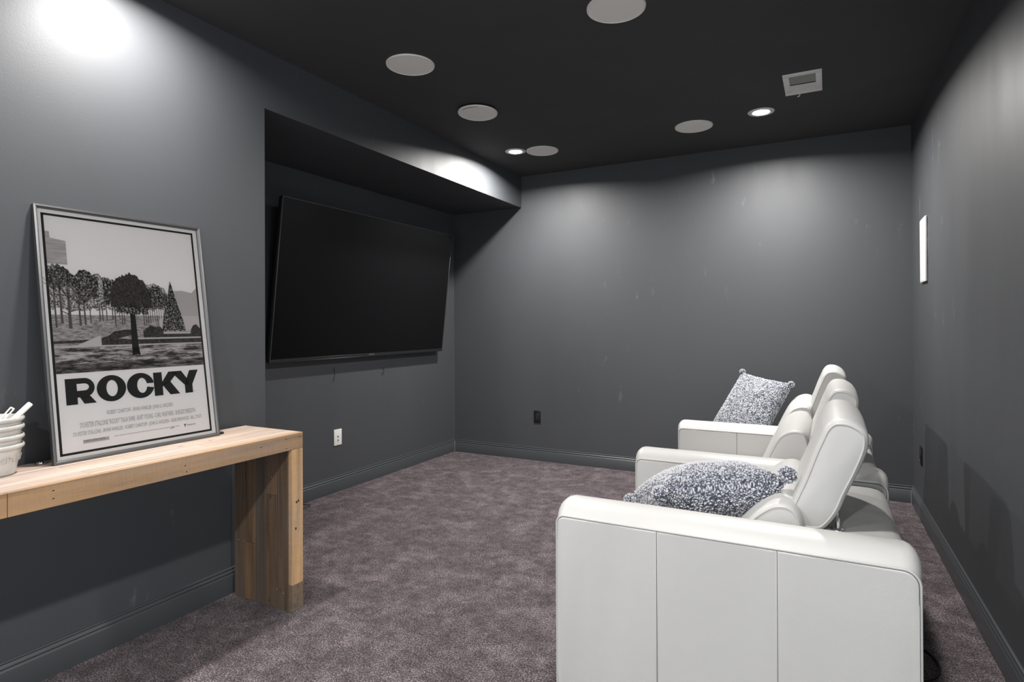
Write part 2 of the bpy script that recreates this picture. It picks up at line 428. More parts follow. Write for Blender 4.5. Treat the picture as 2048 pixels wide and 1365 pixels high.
a.box(CX1-.022, CX1, CY0, .7955, CZ-TK, CZ, .0012, 1); a.box(CX1-.022, CX1, .797, CY1, CZ-TK, CZ, .0012, 1)
for (yy, zz) in ((.905, .725), (.905, .702), (1.305, .712), (1.31, .690), (1.62, .718), (1.745, .728), (1.745, .690), (1.815, .727)):
    a.box(CX1-.001, CX1+.0002, yy-.0028, yy+.0028, zz-.0016, zz+.0016, mi=1)
a.obj('front_edge', [M_woodfront, M_nail], ct, 30)
for (ya, yb, inner) in ((CY1-.059, CY1, 1), (CY0, CY0+.059, -1)):
    a = MB(); zt = CZ-TK-.0005; nb = 5
    cuts_ = [[.33], [.40], [], [.52], []]
    for k in range(nb):
        xa = CX0+(CX1-.022-CX0)*k/nb; xb = CX0+(CX1-.022-CX0)*(k+1)/nb
        cc = [0]+([] if k in (0, 2, 4) else ([.250] if k == 1 else [.475]))+[zt]
        for j in range(len(cc)-1):
            a.box(xa+.0012, xb-.0012, ya, yb, cc[j]+(.0006 if j else 0), cc[j+1]-.0006, .0012, 1, mi=(k+j*2) % 4)
    a.box(CX0+.002, CX1-.023, ya+.006, yb-.006, 0, zt-.002, 0, mi=4)
    for (xx, zz) in ((-2.31, .25), (-2.275, .25), (-2.07, .08), (-2.03, .07), (-2.1, .55)):
        a.box(xx-.0025, xx+.0025, ya-.0003, ya+.001, zz-.0025, zz+.0025, mi=5)
    a.box(CX1-.022, CX1, ya, yb, .1105, zt, .0012, 1, mi=6)
    a.box(CX1-.022, CX1, ya, yb, 0, .1095, .0012, 1, mi=7)
    a.lathe([(.0001, .0), (.0045, 0), (.0045, .0004), (.0001, .0004)], (0, 0, 0), 12, 4) if False else None
    for (yy, zz) in ((ya+.020, .345), (ya+.024, .455), (ya+.034, .458)):
        a.box(CX1-.001, CX1+.0002, yy-.004, yy+.003, zz-.005, zz+.005, mi=4)
    a.obj('leg', M_wooddark+[M_nail, plain('pale nail head', (.3, .26, .22), .5) if 'pale nail head' not in bpy.data.materials else bpy.data.materials['pale nail head'], M_woodleg, M_woodend], ct, 30)

# ------------------------------------------------------------------ framed poster leaning on the wall
PO = Vector((-2.2195, 1.0185, CZ+.0015)); PU = Vector((-.133, 0, .868)).normalized(); PE = Vector((0, 1, 0)); PNn = PE.cross(PU).normalized()
if PNn.x < 0: PNn = -PNn
PO = PO - PNn*.0
fp = empty('framed_poster', tuple(PO+PE*.3), 'framed black and white film poster leaning on the wall upon the console', 'poster')
pxf = lambda p: PO+PE*p[0]+PNn*p[1]+PU*p[2]           # p = (across, out, up) in metres
FW, FH = .599, .878
a = MB()
def fr(q0, q1, inner0, inner1):
    # mitred frame rail from outer corner q0 to q1 with inner corners
    d0, d1, d2 = -.016, 0., -.0035
    vs = [(q0[0], d0, q0[1]), (q1[0], d0, q1[1]), (q1[0], d1, q1[1]), (q0[0], d1, q0[1]),
          (inner0[0], d2, inner0[1]), (inner1[0], d2, inner1[1]), (inner0[0], d0, inner0[1]), (inner1[0], d0, inner1[1])]
    m0 = ((q0[0]+inner0[0])/2, .0008, (q0[1]+inner0[1])/2); m1 = ((q1[0]+inner1[0])/2, .0008, (q1[1]+inner1[1])/2)
    vs += [m0, m1]
    a.add([pxf(p) for p in vs], [(0, 1, 2, 3), (3, 2, 9, 8), (8, 9, 5, 4), (4, 5, 7, 6), (6, 7, 1, 0), (0, 3, 8, 4, 6), (1, 2, 9, 5, 7)])
g = .0002; w_ = .0115
O4 = [(0, 0), (FW, 0), (FW, FH), (0, FH)]; I4 = [(w_, w_+.001), (FW-w_, w_+.001), (FW-w_, FH-w_), (w_, FH-w_)]
for i in range(4): fr(O4[i], O4[(i+1) % 4], I4[i], I4[(i+1) % 4])
a.obj('frame', M_alu, fp, 25)
a = MB(); a.box(.004, FW-.004, -.0155, -.0105, .004, FH-.004, xf=pxf); a.obj('backing_board', M_backing, fp, 0)

# --- the print: flat inks on one sheet, in millimetres (s across, t up)
def ink(name, col): return plain(name, col, .7, spec=.2)
K_paper = ink('poster paper', (.86, .82, .80)); K_black = ink('black ink', (.018, .018, .017)); K_sky = ink('pale sky ink', (.83, .79, .78))
K_mid = ink('pale grey ink', (.47, .43, .425)); K_text = ink('grey credits ink', (.30, .285, .275)); K_path = ink('pale path ink', (.55, .505, .495))
K_trunk = ink('dark grey ink', (.10, .085, .085))
def speck(name, dark, light, scale, lo, hi, stretch=(1, 1, 1)):
    m, nt, b = new_mat(name); vec = coords(nt, stretch)
    f = noise_tex(nt, vec, scale, 5, .72)
    nt.links.new(ramp(nt, f, [(lo, dark), (hi, light)]), b.inputs['Base Color']); b.inputs['Roughness'].default_value = .7
    b.inputs['Specular IOR Level'].default_value = .2
    return m
K_leaf = speck('printed twigs', (.05, .043, .043), (.66, .62, .61), 170, .44, .58)
K_leafd = speck('printed dense foliage', (.02, .018, .018), (.60, .56, .55), 150, .50, .66)
K_grass = speck('printed lawn', (.14, .12, .12), (.50, .455, .45), 120, .36, .62, (1, .4, 1.6))
K_pave = speck('printed wet paving', (.045, .037, .037), (.56, .51, .50), 34, .44, .60, (1, .35, 2.2))
K_paved = speck('printed dark paving', (.02, .017, .017), (.30, .26, .26), 34, .44, .66, (1, .35, 2.2))
K_hedge = speck('printed hedge', (.02, .017, .017), (.13, .11, .11), 150, .4, .75)
K_bld = speck('printed tower block', (.38, .34, .335), (.50, .455, .45), 60, .4, .6, (1, .2, 3))
MI = {m.name: i for i, m in enumerate([K_paper, K_black, K_sky, K_mid, K_text, K_path, K_trunk, K_leaf, K_leafd, K_grass, K_pave, K_paved, K_hedge, K_bld])}
MATS = [K_paper, K_black, K_sky, K_mid, K_text, K_path, K_trunk, K_leaf, K_leafd, K_grass, K_pave, K_paved, K_hedge, K_bld]
pr_ = MB(); D0 = -.0100
def poly(pts, mat, layer):
    d = D0+.00012*layer
    pr_.add([pxf((s/1000, d, t/1000)) for s, t in pts], [tuple(range(len(pts)))], MI[mat.name])
def rect(s0, s1, t0, t1, mat, layer): poly([(s0, t0), (s1, t0), (s1, t1), (s0, t1)], mat, layer)
rect(6, 593, 6, 872, K_paper, 0)
for q in ((23, 31, 24, 853), (563, 571, 24, 853), (23, 571, 24, 32), (23, 571, 845, 853)): rect(*q, K_black, 1)
rect(31, 563, 298, 845, K_sky, 1)
poly([(31, 676), (31, 790), (44, 789), (44, 767), (92, 761), (92, 676)], K_bld, 2)
poly([(445, 500), (445, 600), (500, 604), (540, 596), (563, 618), (563, 500)], K_mid, 2)
rect(31, 563, 384, 500, K_grass, 2)
poly([(395, 500), (563, 500), (563, 440), (395, 440)], K_path, 3)
# tree row: jagged crown outlines, then trunks
def crown(pts, base, mat, layer, jag=7, step=6):
    top = []
    for i in range(len(pts)-1):
        (a0, b0), (a1, b1) = pts[i], pts[i+1]; n_ = max(1, int(abs(a1-a0)/step))
        for k in range(n_): top.append((a0+(a1-a0)*k/n_, b0+(b1-b0)*k/n_+random.uniform(-jag, jag)))
    top.append(pts[-1])
    lo_ = [(s, base+random.uniform(-jag, jag)) for s, _ in top]
    for i in range(len(top)-1): poly([lo_[i], lo_[i+1], top[i+1], top[i]], mat, layer)
crown([(31, 672), (60, 678), (84, 668), (112, 640)], 600, K_leafd, 4)
crown([(112, 646), (135, 664), (165, 655), (185, 640)], 560, K_leafd, 4)
crown([(31, 640), (110, 640), (180, 648), (235, 632), (262, 640), (290, 650), (330, 640), (360, 625), (400, 628), (430, 600), (448, 560)], 520, K_leaf, 3)
crown([(200, 640), (235, 630), (268, 600)], 540, K_leafd, 4, 5)
crown([(330, 600), (370, 612), (400, 615), (436, 580)], 530, K_leafd, 4, 5)
def limb(p, q, w0, w1, mat=K_trunk, layer=5):
    d = Vector((q[0]-p[0], q[1]-p[1])).normalized(); nn = Vector((-d.y, d.x))
    poly([(p[0]+nn.x*w0, p[1]+nn.y*w0), (q[0]+nn.x*w1, q[1]+nn.y*w1), (q[0]-nn.x*w1, q[1]-nn.y*w1), (p[0]-nn.x*w0, p[1]-nn.y*w0)], mat, layer)
for s, b0, t0, w in ((44, 455, 600, 3), (62, 470, 600, 4), (86, 452, 560, 5.5), (118, 462, 540, 3.5), (134, 464, 560, 3), (152, 470, 540, 2), (182, 476, 540, 2.4), (192, 478, 545, 2),
                     (206, 480, 545, 2), (226, 484, 548, 2), (234, 460, 552, 2.4), (250, 482, 540, 1.6), (258, 462, 545, 2), (266, 466, 545, 1.6)):
    limb((s, b0), (s+random.uniform(-2, 2), t0), w, w*.6)
for k in range(12): limb((338+k*8.5, 462+k*3.4), (338+k*8.5, 545), 1.7-.06*k, 1.1)
for s, t, L in ((86, 560, 60), (62, 590, 40), (118, 540, 55), (44, 590, 40), (134, 550, 50)):
    for k in range(6):
        an = random.uniform(.5, 2.6); e = (s+L*math.cos(an), t+L*abs(math.sin(an))); limb((s, t-8*random.random()), e, 2., .5)
        an += random.uniform(-.6, .6); limb(e, (e[0]+L*.4*math.cos(an), e[1]+L*.35*abs(math.sin(an))), .8, .3)
limb((86, 500), (60, 515), 2, 1); limb((86, 510), (125, 522), 2, .8)
# low hedges, kerbs and pale walks
poly([(31, 400), (160, 402), (150, 412), (31, 409)], K_hedge, 5)
poly([(80, 384), (180, 384), (180, 424), (172, 424)], K_path, 6)
poly([(180, 390), (180, 416), (205, 424), (225, 440), (262, 446), (300, 446), (300, 430), (262, 420), (235, 414), (300, 408), (300, 390)], K_hedge, 7)
poly([(330, 415), (330, 440), (345, 452), (360, 462), (378, 455), (396, 458), (408, 444), (408, 432), (520, 430), (523, 445), (534, 462), (548, 466), (563, 448), (563, 415)], K_hedge, 7)
rect(300, 563, 409, 415, K_path, 6); rect(300, 563, 392, 409, K_hedge, 7); rect(408, 520, 428, 436, K_path, 8)
rect(31, 563, 384, 391, K_path, 8)
rect(31, 563, 325, 386, K_pave, 9); rect(31, 563, 298, 328, K_paved, 9)
for k in range(26):
    s = random.uniform(35, 520); t = random.uniform(304, 380); L = random.uniform(20, 60); limb((s, t), (min(561, s+L), t+random.uniform(-3, 5)), random.uniform(.4, 1.3), .2, K_trunk, 10)
# a plain dark tree with two spreading boughs in the middle and a trimmed evergreen at the right
limb((296, 352), (297, 545), 13, 8, K_black, 11); limb((286, 350), (296, 380), 3, 10, K_black, 11); limb((310, 350), (298, 380), 3, 10, K_black, 11)
for e_ in ((250, 610), (272, 630), (300, 640), (326, 628), (348, 604), (240, 580), (358, 575)): limb((297, 500), e_, 6, 2.5, K_black, 11)
crown([(222, 560), (228, 600), (246, 634), (270, 652), (298, 660), (326, 650), (350, 630), (366, 598), (372, 560)], 530, K_hedge, 12, 6, 4)
crown([(240, 545), (262, 535), (298, 540), (330, 535), (356, 545)], 505, K_leafd, 12, 7, 4)
crown([(405, 445), (412, 490), (424, 535), (436, 575), (446, 615), (452, 640), (460, 612), (468, 575), (480, 530), (492, 488), (500, 445)], 440, K_leafd, 12, 3, 3)
# title lettering
def ring(c, ro, ri, a0, a1, n=40, mat=K_black, layer=3, ci=None):
    ci = ci or c
    for k in range(n):
        u0 = a0+(a1-a0)*k/n; u1 = a0+(a1-a0)*(k+1)/n
        sp = lambda cc, rr, u: (cc[0]+rr[0]*math.cos(u), cc[1]+rr[1]*math.sin(u))
        poly([sp(c, ro, u0), sp(c, ro, u1), sp(ci, ri, u1), sp(ci, ri, u0)], mat, layer)
# R
rect(54, 89, 190, 279, K_black, 3); rect(89, 112, 260, 279, K_black, 3); rect(89, 112, 213, 236, K_black, 3)
ring((112, 246), (33, 33), (15, 12), -PI/2, PI/2, 24, ci=(112, 248)); poly([(96, 214), (128, 217), (148, 190), (109, 190)], K_black, 3)
ring((200.5, 235), (49.5, 47), (19, 29), 0, 2*PI, 56, ci=(202, 235))
ring((303, 235), (50, 47), (18, 28), math.radians(13), math.radians(347), 56, ci=(308, 235))
poly([(325.5, 241.3), (351.7, 245.6), (350, 241)], K_black, 3)
rect(352, 385, 190, 279, K_black, 3)
poly([(383, 222), (383, 240), (412, 279), (452, 279), (417, 240)], K_black, 3); poly([(390, 236), (417, 240), (452, 190), (413, 190), (390, 222)], K_black, 3)
poly([(420, 279), (464, 279), (490, 240), (490, 222), (474, 222)], K_black, 3); poly([(498, 279), (535, 279), (506, 222), (474, 222), (480, 240)], K_black, 3)
rect(474, 506, 189, 223, K_black, 3)
def text_mesh(body):
    cu = bpy.data.curves.new('lettering', 'FONT'); cu.body = body; cu.resolution_u = 2
    to = bpy.data.objects.new('lettering', cu); COL.objects.link(to)
    me = bpy.data.meshes.new_from_object(to.evaluated_get(bpy.context.evaluated_depsgraph_get()))
    vs = [v.co.copy() for v in me.vertices]; fs = [tuple(p.vertices) for p in me.polygons]
    bpy.data.objects.remove(to); bpy.data.curves.remove(cu); bpy.data.meshes.remove(me)
    return vs, fs
def text(body, s0, s1, t0, t1, mat, layer=3, bold=0):
    vs, fs = text_mesh(body)
    x0 = min(v.x for v in vs); x1 = max(v.x for v in vs); y0 = min(v.y for v in vs); y1 = max(v.y for v in vs)
    d = D0+.00012*layer
    pr_.add([pxf(((s0+(v.x-x0)/(x1-x0)*(s1-s0))/1000, d, (t0+(v.y-y0)/(y1-y0)*(t1-t0))/1000)) for v in vs], fs, MI[mat.name])
text('ROBERT CHARTOFF - IRWIN WINKLER  JOHN G. AVILDSEN', 178, 417, 139, 158, K_text)
text('SYLVESTER STALLONE "ROCKY" TALIA SHIRE - BURT YOUNG - CARL WEATHERS - BURGESS MEREDITH', 89, 507, 109, 127, K_text)
text('SYLVESTER STALLONE - IRWIN WINKLER - ROBERT CHARTOFF - JOHN G. AVILDSEN - GENE KIRKWOOD - BILL CONTI', 66, 531, 79, 97, K_text)
rect(178, 236, 157, 158.6, K_text, 3) if False else None
for s in range(195, 436, 9): rect(s, s+7, 63, 66, K_mid, 3)
rect(95, 178, 55, 67, K_mid, 3); text('PG PARENTAL GUIDANCE SUGGESTED', 97, 165, 60, 66, K_black, 4)
text('UA', 399, 414, 57, 66, K_black); text('Transamerica', 465, 503, 60, 67, K_black)
poly([(455, 68), (463, 68), (463, 65), (460.5, 65), (460.5, 57), (457.5, 57), (457.5, 65), (455, 65)], K_black, 3)
text('TM', 508, 515, 192, 196, K_text)
pr_.obj('poster_print', MATS, fp, 0)
m, nt, b = new_mat('clear acrylic glazing'); nt.nodes.remove(b)
tr = N(nt, 'ShaderNodeBsdfTransparent'); gl = N(nt, 'ShaderNodeBsdfGlossy'); gl.inputs['Roughness'].default_value = .03
fz = N(nt, 'ShaderNodeFresnel'); fz.inputs['IOR'].default_value = 1.45; mxs = N(nt, 'ShaderNodeMixShader')
nt.links.new(fz.outputs[0], mxs.inputs[0]); nt.links.new(tr.outputs[0], mxs.inputs[1]); nt.links.new(gl.outputs[0], mxs.inputs[2])
nt.links.new(mxs.outputs[0], nt.nodes['Material Output'].inputs['Surface'])
a = MB(); a.add([pxf(p) for p in ((.008, -.006, .008), (FW-.008, -.006, .008), (FW-.008, -.006, FH-.008), (.008, -.006, FH-.008))], [(0, 1, 2, 3)])
a.obj('glazing', m, fp, 0)

# small hardware lying by the frame's lower corners
a = MB(); a.lathe([(.0003, 0), (.011, 0), (.0125, .002), (.0125, .007), (.0105, .0095), (.004, .010), (.0003, .010)], (-2.290, 1.012, CZ+.0002), 32)
tag(a.obj('metal_puck', M_chrome, None, 40, (-2.290, 1.012, CZ)), 'small silver disc on the console behind the lower left poster corner', 'hardware')
mg = empty('metal_clip', (-2.245, 1.640, CZ), 'small black clip with a shiny ball at the lower right poster corner', 'hardware')
a = MB(); a.box(-2.252, -2.238, 1.632, 1.650, CZ+.0005, CZ+.009, .003, 2); a.obj('clip_body', M_cord, mg)
b_m = bmesh.new(); bmesh.ops.create_icosphere(b_m, subdivisions=3, radius=.006, matrix=Matrix.Translation((-2.250, 1.634, CZ+.0142)))
a = MB(); a.bm(b_m); a.obj('ball', M_chrome, mg)

# ------------------------------------------------------------------ popcorn bowls
BX, BY = -2.262, .868
def rad(z): return .059+(.079-.059)*(z/.094)
def bowl(z, label):
    r = empty('popcorn_bowl', (BX, BY, z), label, 'bowl', 'stacked popcorn bowls')
    a = MB(); H_ = .094
    pf = [(.0004, .0), (.056, 0), (.0585, .001), (.0600, .003), (.0600, .005), (.0602, .006)]
    for k in range(1, 9): zz = .006+(.078-.006)*k/8; pf.append((.0602+(.0755-.0602)*k/8, zz))
    pf += [(.0795, .0795), (.0818, .0830), (.0822, .0870), (.0812, .0912), (.0785, .0935), (.0760, .0930), (.0742, .0905), (.0725, .080), (.0565, .010), (.050, .0062), (.0004, .0058)]
    a.lathe(pf, (BX, BY, z), 72); a.obj('bowl_body', M_ceramic, r)
    return r
b0 = bowl(CZ+.0005, 'white ceramic popcorn bowl lowest in the stack with raised letters')
th0 = {0: -.24, 1: .02, 2: .28, 3: .55, 4: .83, 5: 1.10, 6: 1.37}
a = MB()
for i, ch in enumerate('POPCORN'):
    vs, fs = text_mesh(ch); x0 = min(v.x for v in vs); x1 = max(v.x for v in vs); y1 = max(v.y for v in vs)
    hgt = .0175; w = hgt*(.95 if ch != 'P' else .78); zb = .041
    def place(v, out):
        th = th0[i]+((v.x-x0)/(x1-x0)-.5)*w/.069; zz = zb+v.y/y1*hgt; R = .0602+(.0755-.0602)*(zz-.006)/.072+out
        return (BX+R*math.cos(th), BY+R*math.sin(th), CZ+.0005+zz)
    n0 = len(vs); A = [place(v, .0032) for v in vs]; B = [place(v, -.0005) for v in vs]
    from collections import Counter
    ed = Counter()
    for f in fs:
        for k in range(len(f)): ed[tuple(sorted((f[k], f[(k+1) % len(f)])))] += 1
    sides = [(e[0], e[1], e[1]+n0, e[0]+n0) for e, c in ed.items() if c == 1]
    a.add(A+B, fs+sides)
a.obj('raised_lettering', M_ceramic, b0, 30)
bowl(CZ+.0290, 'white ceramic popcorn bowl second from the bottom of the stack')
bowl(CZ+.0590, 'white ceramic popcorn bowl third from the bottom of the stack')
bowl(CZ+.0835, 'white ceramic popcorn bowl topmost in the stack holding two scoops')
ZT = CZ+.0835
def stick(name, p, q, w, t, label, slot=False):
    p, q = Vector(p), Vector(q); d = (q-p).normalized(); L = (q-p).length
    view = Vector((.93, -.36, .1)); wv = d.cross(view).normalized(); tv_ = wv.cross(d).normalized()
    xf = lambda c: p+d*c.x+wv*c.y+tv_*c.z
    a = MB()
    if slot:
        a.box(0, L, -w/2, -w/6, -t/2, t/2, t*.3, 2, xf=xf); a.box(0, L, w/6, w/2, -t/2, t/2, t*.3, 2, xf=xf); a.box(L-w*.35, L, -w/2, w/2, -t/2, t/2, t*.3, 2, xf=xf)
        a.box(0, L*.55, -w/3, w/3, -t/2, t/2, t*.3, 2, xf=xf)
    else:
        a.box(0, L, -w/2, w/2, -t/2, t/2, min(w, t)*.42, 4, xf=xf)
    r = empty(name, tuple(p), label, 'scoop', 'scoops in the top popcorn bowl')
    a.obj('handle', M_scoop, r)
    a = MB(); n_ = 16; prof_ = [(.0005, 0), (.016, .002), (.022, .010), (.024, .018), (.0225, .018), (.0205, .011), (.015, .004), (.0005, .002)]
    a.lathe(prof_, (p.x, p.y, ZT+.008), 24); a.obj('scoop_head', M_scoop, r)
    return r
stick('popcorn_scoop', (BX+.018, BY-.010, ZT+.022), (BX+.030, BY+.092, ZT+.128), .0165, .010, 'white scoop with a thick rounded handle leaning out of the top bowl')
stick('popcorn_scoop', (BX-.030, BY-.005, ZT+.022), (BX-.022, BY+.066, ZT+.114), .014, .006, 'white scoop with a thin slotted handle in the top bowl', True)

# ------------------------------------------------------------------ sofa
SX0, SX1, SZ0, SZ1 = -.744, .194, .045, .606
sofa = empty('theater_sofa', ((SX0+SX1)/2, 3.06, 0), 'long white leather three seat theater sofa with raised headrests facing the television', 'sofa')
def outline(n=8):
    """side outline of an arm as (x, z, nx, nz)"""
    out = []
    cs = [(SX1-.036, SZ1-.036, .036, PI/2, 0), (SX1-.03, SZ0+.03, .03, 0, -PI/2), (SX0+.03, SZ0+.03, .03, -PI/2, -PI), (SX0+.024, SZ1-.024, .024, PI, PI/2)]
    for k, (cx, cz, r, a0, a1) in enumerate(cs):
        for j in range(n+1):
            t = a0+(a1-a0)*j/n; out.append((cx+r*math.cos(t), cz+r*math.sin(t), math.cos(t), math.sin(t)))
        # straight run to the next corner
        nx_, nz_ = math.cos(a1), math.sin(a1); c2 = cs[(k+1) % 4]
        e0 = (cx+r*nx_, cz+r*nz_); e1 = (c2[0]+c2[2]*math.cos(c2[3]), c2[1]+c2[2]*math.sin(c2[3]))
        for j in range(1, 12): out.append((e0[0]+(e1[0]-e0[0])*j/12, e0[1]+(e1[1]-e0[1])*j/12, nx_, nz_))
    return out
OUT = outline()
def clip(poly_, xa, xb):
    def half(P, f, val):
        o = []
        for i in range(len(P)):
            p, q = P[i], P[(i+1) % len(P)]; a_, b2 = f(p), f(q)
            if a_ >= 0: o.append(p)
            if a_*b2 < 0: t = a_/(a_-b2); o.append((p[0]+(q[0]-p[0])*t, p[1]+(q[1]-p[1])*t))
        return o
    return half(half(poly_, lambda p: p[0]-xa, 0), lambda p: xb-p[0], 0)
def make_arm(ya, yb):
    a = MB()
    # wrap-over band with a crowned top
    W = 14; rows_ = []
    for j in range(W+1):
        s = j/W; y = ya+.0045+(yb-ya-.009)*s; c = 1-abs(2*s-1)**2.6
        ring_ = []
        for (x, z, nx_, nz_) in OUT:
            am = .036*max(0, nz_)**2 + (.016 if nx_ < -.2 else .010)*abs(nx_)
            soft = 1 if nz_ > -.3 else 0
            rip = .0012*noise.noise(Vector((x*7, y*9, z*7)))
            ring_.append((x+nx_*(am*c*soft+rip), y, z+nz_*(am*c*soft+rip)))
        rows_.append(ring_)
    n_ = len(OUT); vs = [p for r_ in rows_ for p in r_]; fs = []
    for j in range(W):
        for k in range(n_): fs.append((j*n_+k, j*n_+(k+1) % n_, (j+1)*n_+(k+1) % n_, (j+1)*n_+k))
    a.add(vs, fs)
    # inner core closing the sides (seen only as the thin seam line)
    ins = [(x-nx_*.004, z-nz_*.004) for x, z, nx_, nz_ in OUT]
    for y in (ya+.0055, yb-.0055):
        a.add([(x, y, z) for x, z in ins], [tuple(range(n_))], 1)
    # side panels in three pieces
    ins = [(x-nx_*.0028, z-nz_*.0028) for x, z, nx_, nz_ in OUT]
    for y, sgn in ((ya, -1), (yb, 1)):
        for xa, xb in ((SX0-1, -.4340), (-.4328, -.1182), (-.1170, SX1+1)):
            P = clip(ins, xa, xb); b = bmesh.new()
            vs_ = [b.verts.new((x, y-sgn*.012, z)) for x, z in P]; f = b.faces.new(vs_)
            r_ = bmesh.ops.extrude_face_region(b, geom=[f]); nv = [v_ for v_ in r_['geom'] if isinstance(v_, bmesh.types.BMVert)]
            for v_ in nv: v_.co.y = y+sgn*.0015
            nf = [f_ for f_ in r_['geom'] if isinstance(f_, bmesh.types.BMFace)][0]
            bmesh.ops.bevel(b, geom=list(nf.edges), offset=.0042, segments=3, profile=.6, affect='EDGES')
            a.bm(b)
    # stitched piping along both rims
    for y in (ya+.004, yb-.004): a.tube([(x+nx_*.0012, y, z+nz_*.0012) for x, z, nx_, nz_ in OUT], .0032, 8, True)
    return a.obj('armrest', [M_leather, M_seam], sofa, 50)
ARMS = [(1.700, 1.888), (2.572, 2.752), (3.424, 3.604), (4.276, 4.30)]
for ya, yb in ARMS[:3]: make_arm(ya, yb)

def catmull(P, per=4):
    out = []; n_ = len(P)
    for i in range(n_):
        p0, p1, p2, p3 = P[i-1], P[i], P[(i+1) % n_], P[(i+2) % n_]
        for k in range(per):
            t = k/per
            out.append(tuple(.5*(2*p1[c]+(p2[c]-p0[c])*t+(2*p0[c]-5*p1[c]+4*p2[c]-p3[c])*t*t+(3*p1[c]-p0[c]-3*p2[c]+p3[c])*t**3) for c in (0, 1)))
    return out
def norms(P):
    n_ = len(P); ar = sum(P[i][0]*P[(i+1) % n_][1]-P[(i+1) % n_][0]*P[i][1] for i in range(n_)); s = 1 if ar > 0 else -1
    out = []
    for i in range(n_):
        t = Vector((P[(i+1) % n_][0]-P[i-1][0], P[(i+1) % n_][1]-P[i-1][1])).normalized(); out.append((t.y*s, -t.x*s))
    return out
def pad(mb, prof_, y0, y1, band=.012, soft=.022, dome=.010, mid=.0, per=4, pipe=.0028, wob=.0015, seed=0):
    """cushion: a side profile (x, z) carried from y0 to y1, rounded over at a piped seam on both ends"""
    P = catmull(prof_, per); NN = norms(P); n_ = len(P)
    cx = sum(p[0] for p in P)/n_; cz = sum(p[1] for p in P)/n_
    stations = []                                     # (y, scale about centre, outward offset)
    for s in (.02, .35, .65, .85, .95, .985): stations.append((y0-dome*(1-s*s), s, 0))
    stations.append((y0, 1, -.0005))
    body = []
    for t in (.12, .35, .65, 1.): body.append((t*soft, band*(1-(1-t)**2)**.5))
    for t, o in body: stations.append((y0+t, 1, o))
    K_ = 14
    for k in range(1, K_): stations.append((y0+soft+(y1-y0-2*soft)*k/K_, 1, band+mid*math.sin(PI*k/K_)))
    for t, o in body[::-1]: stations.append((y1-t, 1, o))
    stations.append((y1, 1, -.0005))
    for s in (.985, .95, .85, .65, .35, .02): stations.append((y1+dome*(1-s*s), s, 0))
    vs = []
    for (y, s, o) in stations:
        for (x, z), (nx_, nz_) in zip(P, NN):
            w = wob*noise.noise(Vector((x*6+seed, y*5, z*6)))*(1 if s == 1 else 0)
            vs.append((cx+(x-cx)*s+nx_*(o+w), y, cz+(z-cz)*s+nz_*(o+w)))
    fs = []
    for j in range(len(stations)-1):
        for k in range(n_): fs.append((j*n_+k, j*n_+(k+1) % n_, (j+1)*n_+(k+1) % n_, (j+1)*n_+k))
    L_ = (len(stations)-1)*n_
    fs += [tuple(range(n_)), tuple(L_+k for k in range(n_))]
    mb.add(vs, fs)
    if pipe:
        for y in (y0, y1): mb.tube([(x+nx_*.0006, y, z+nz_*.0006) for (x, z), (nx_, nz_) in zip(P, NN)], pipe, 7, True)
HP = [(0.021, 0.9056), (0.0033, 0.8867), (-0.0087, 0.8589), (-0.0254, 0.8175), (-0.0535, 0.7378), (-0.0828, 0.6662), (-0.0929, 0.6320), (-0.0860, 0.6130), (-0.0705, 0.6045), (-0.0300, 0.6040),
      (-0.0102, 0.6160), (0.0172, 0.6578), (0.0372, 0.7092), (0.0629, 0.7679), (0.084, 0.8239), (0.0912, 0.8545), (0.0893, 0.8808), (0.0722, 0.8978), (0.0488, 0.9074)]
BACKZ = [0., .075, .072]
HX = [(0, 0, 0), (.013, .004, 0), (-.010, .020, 0)]
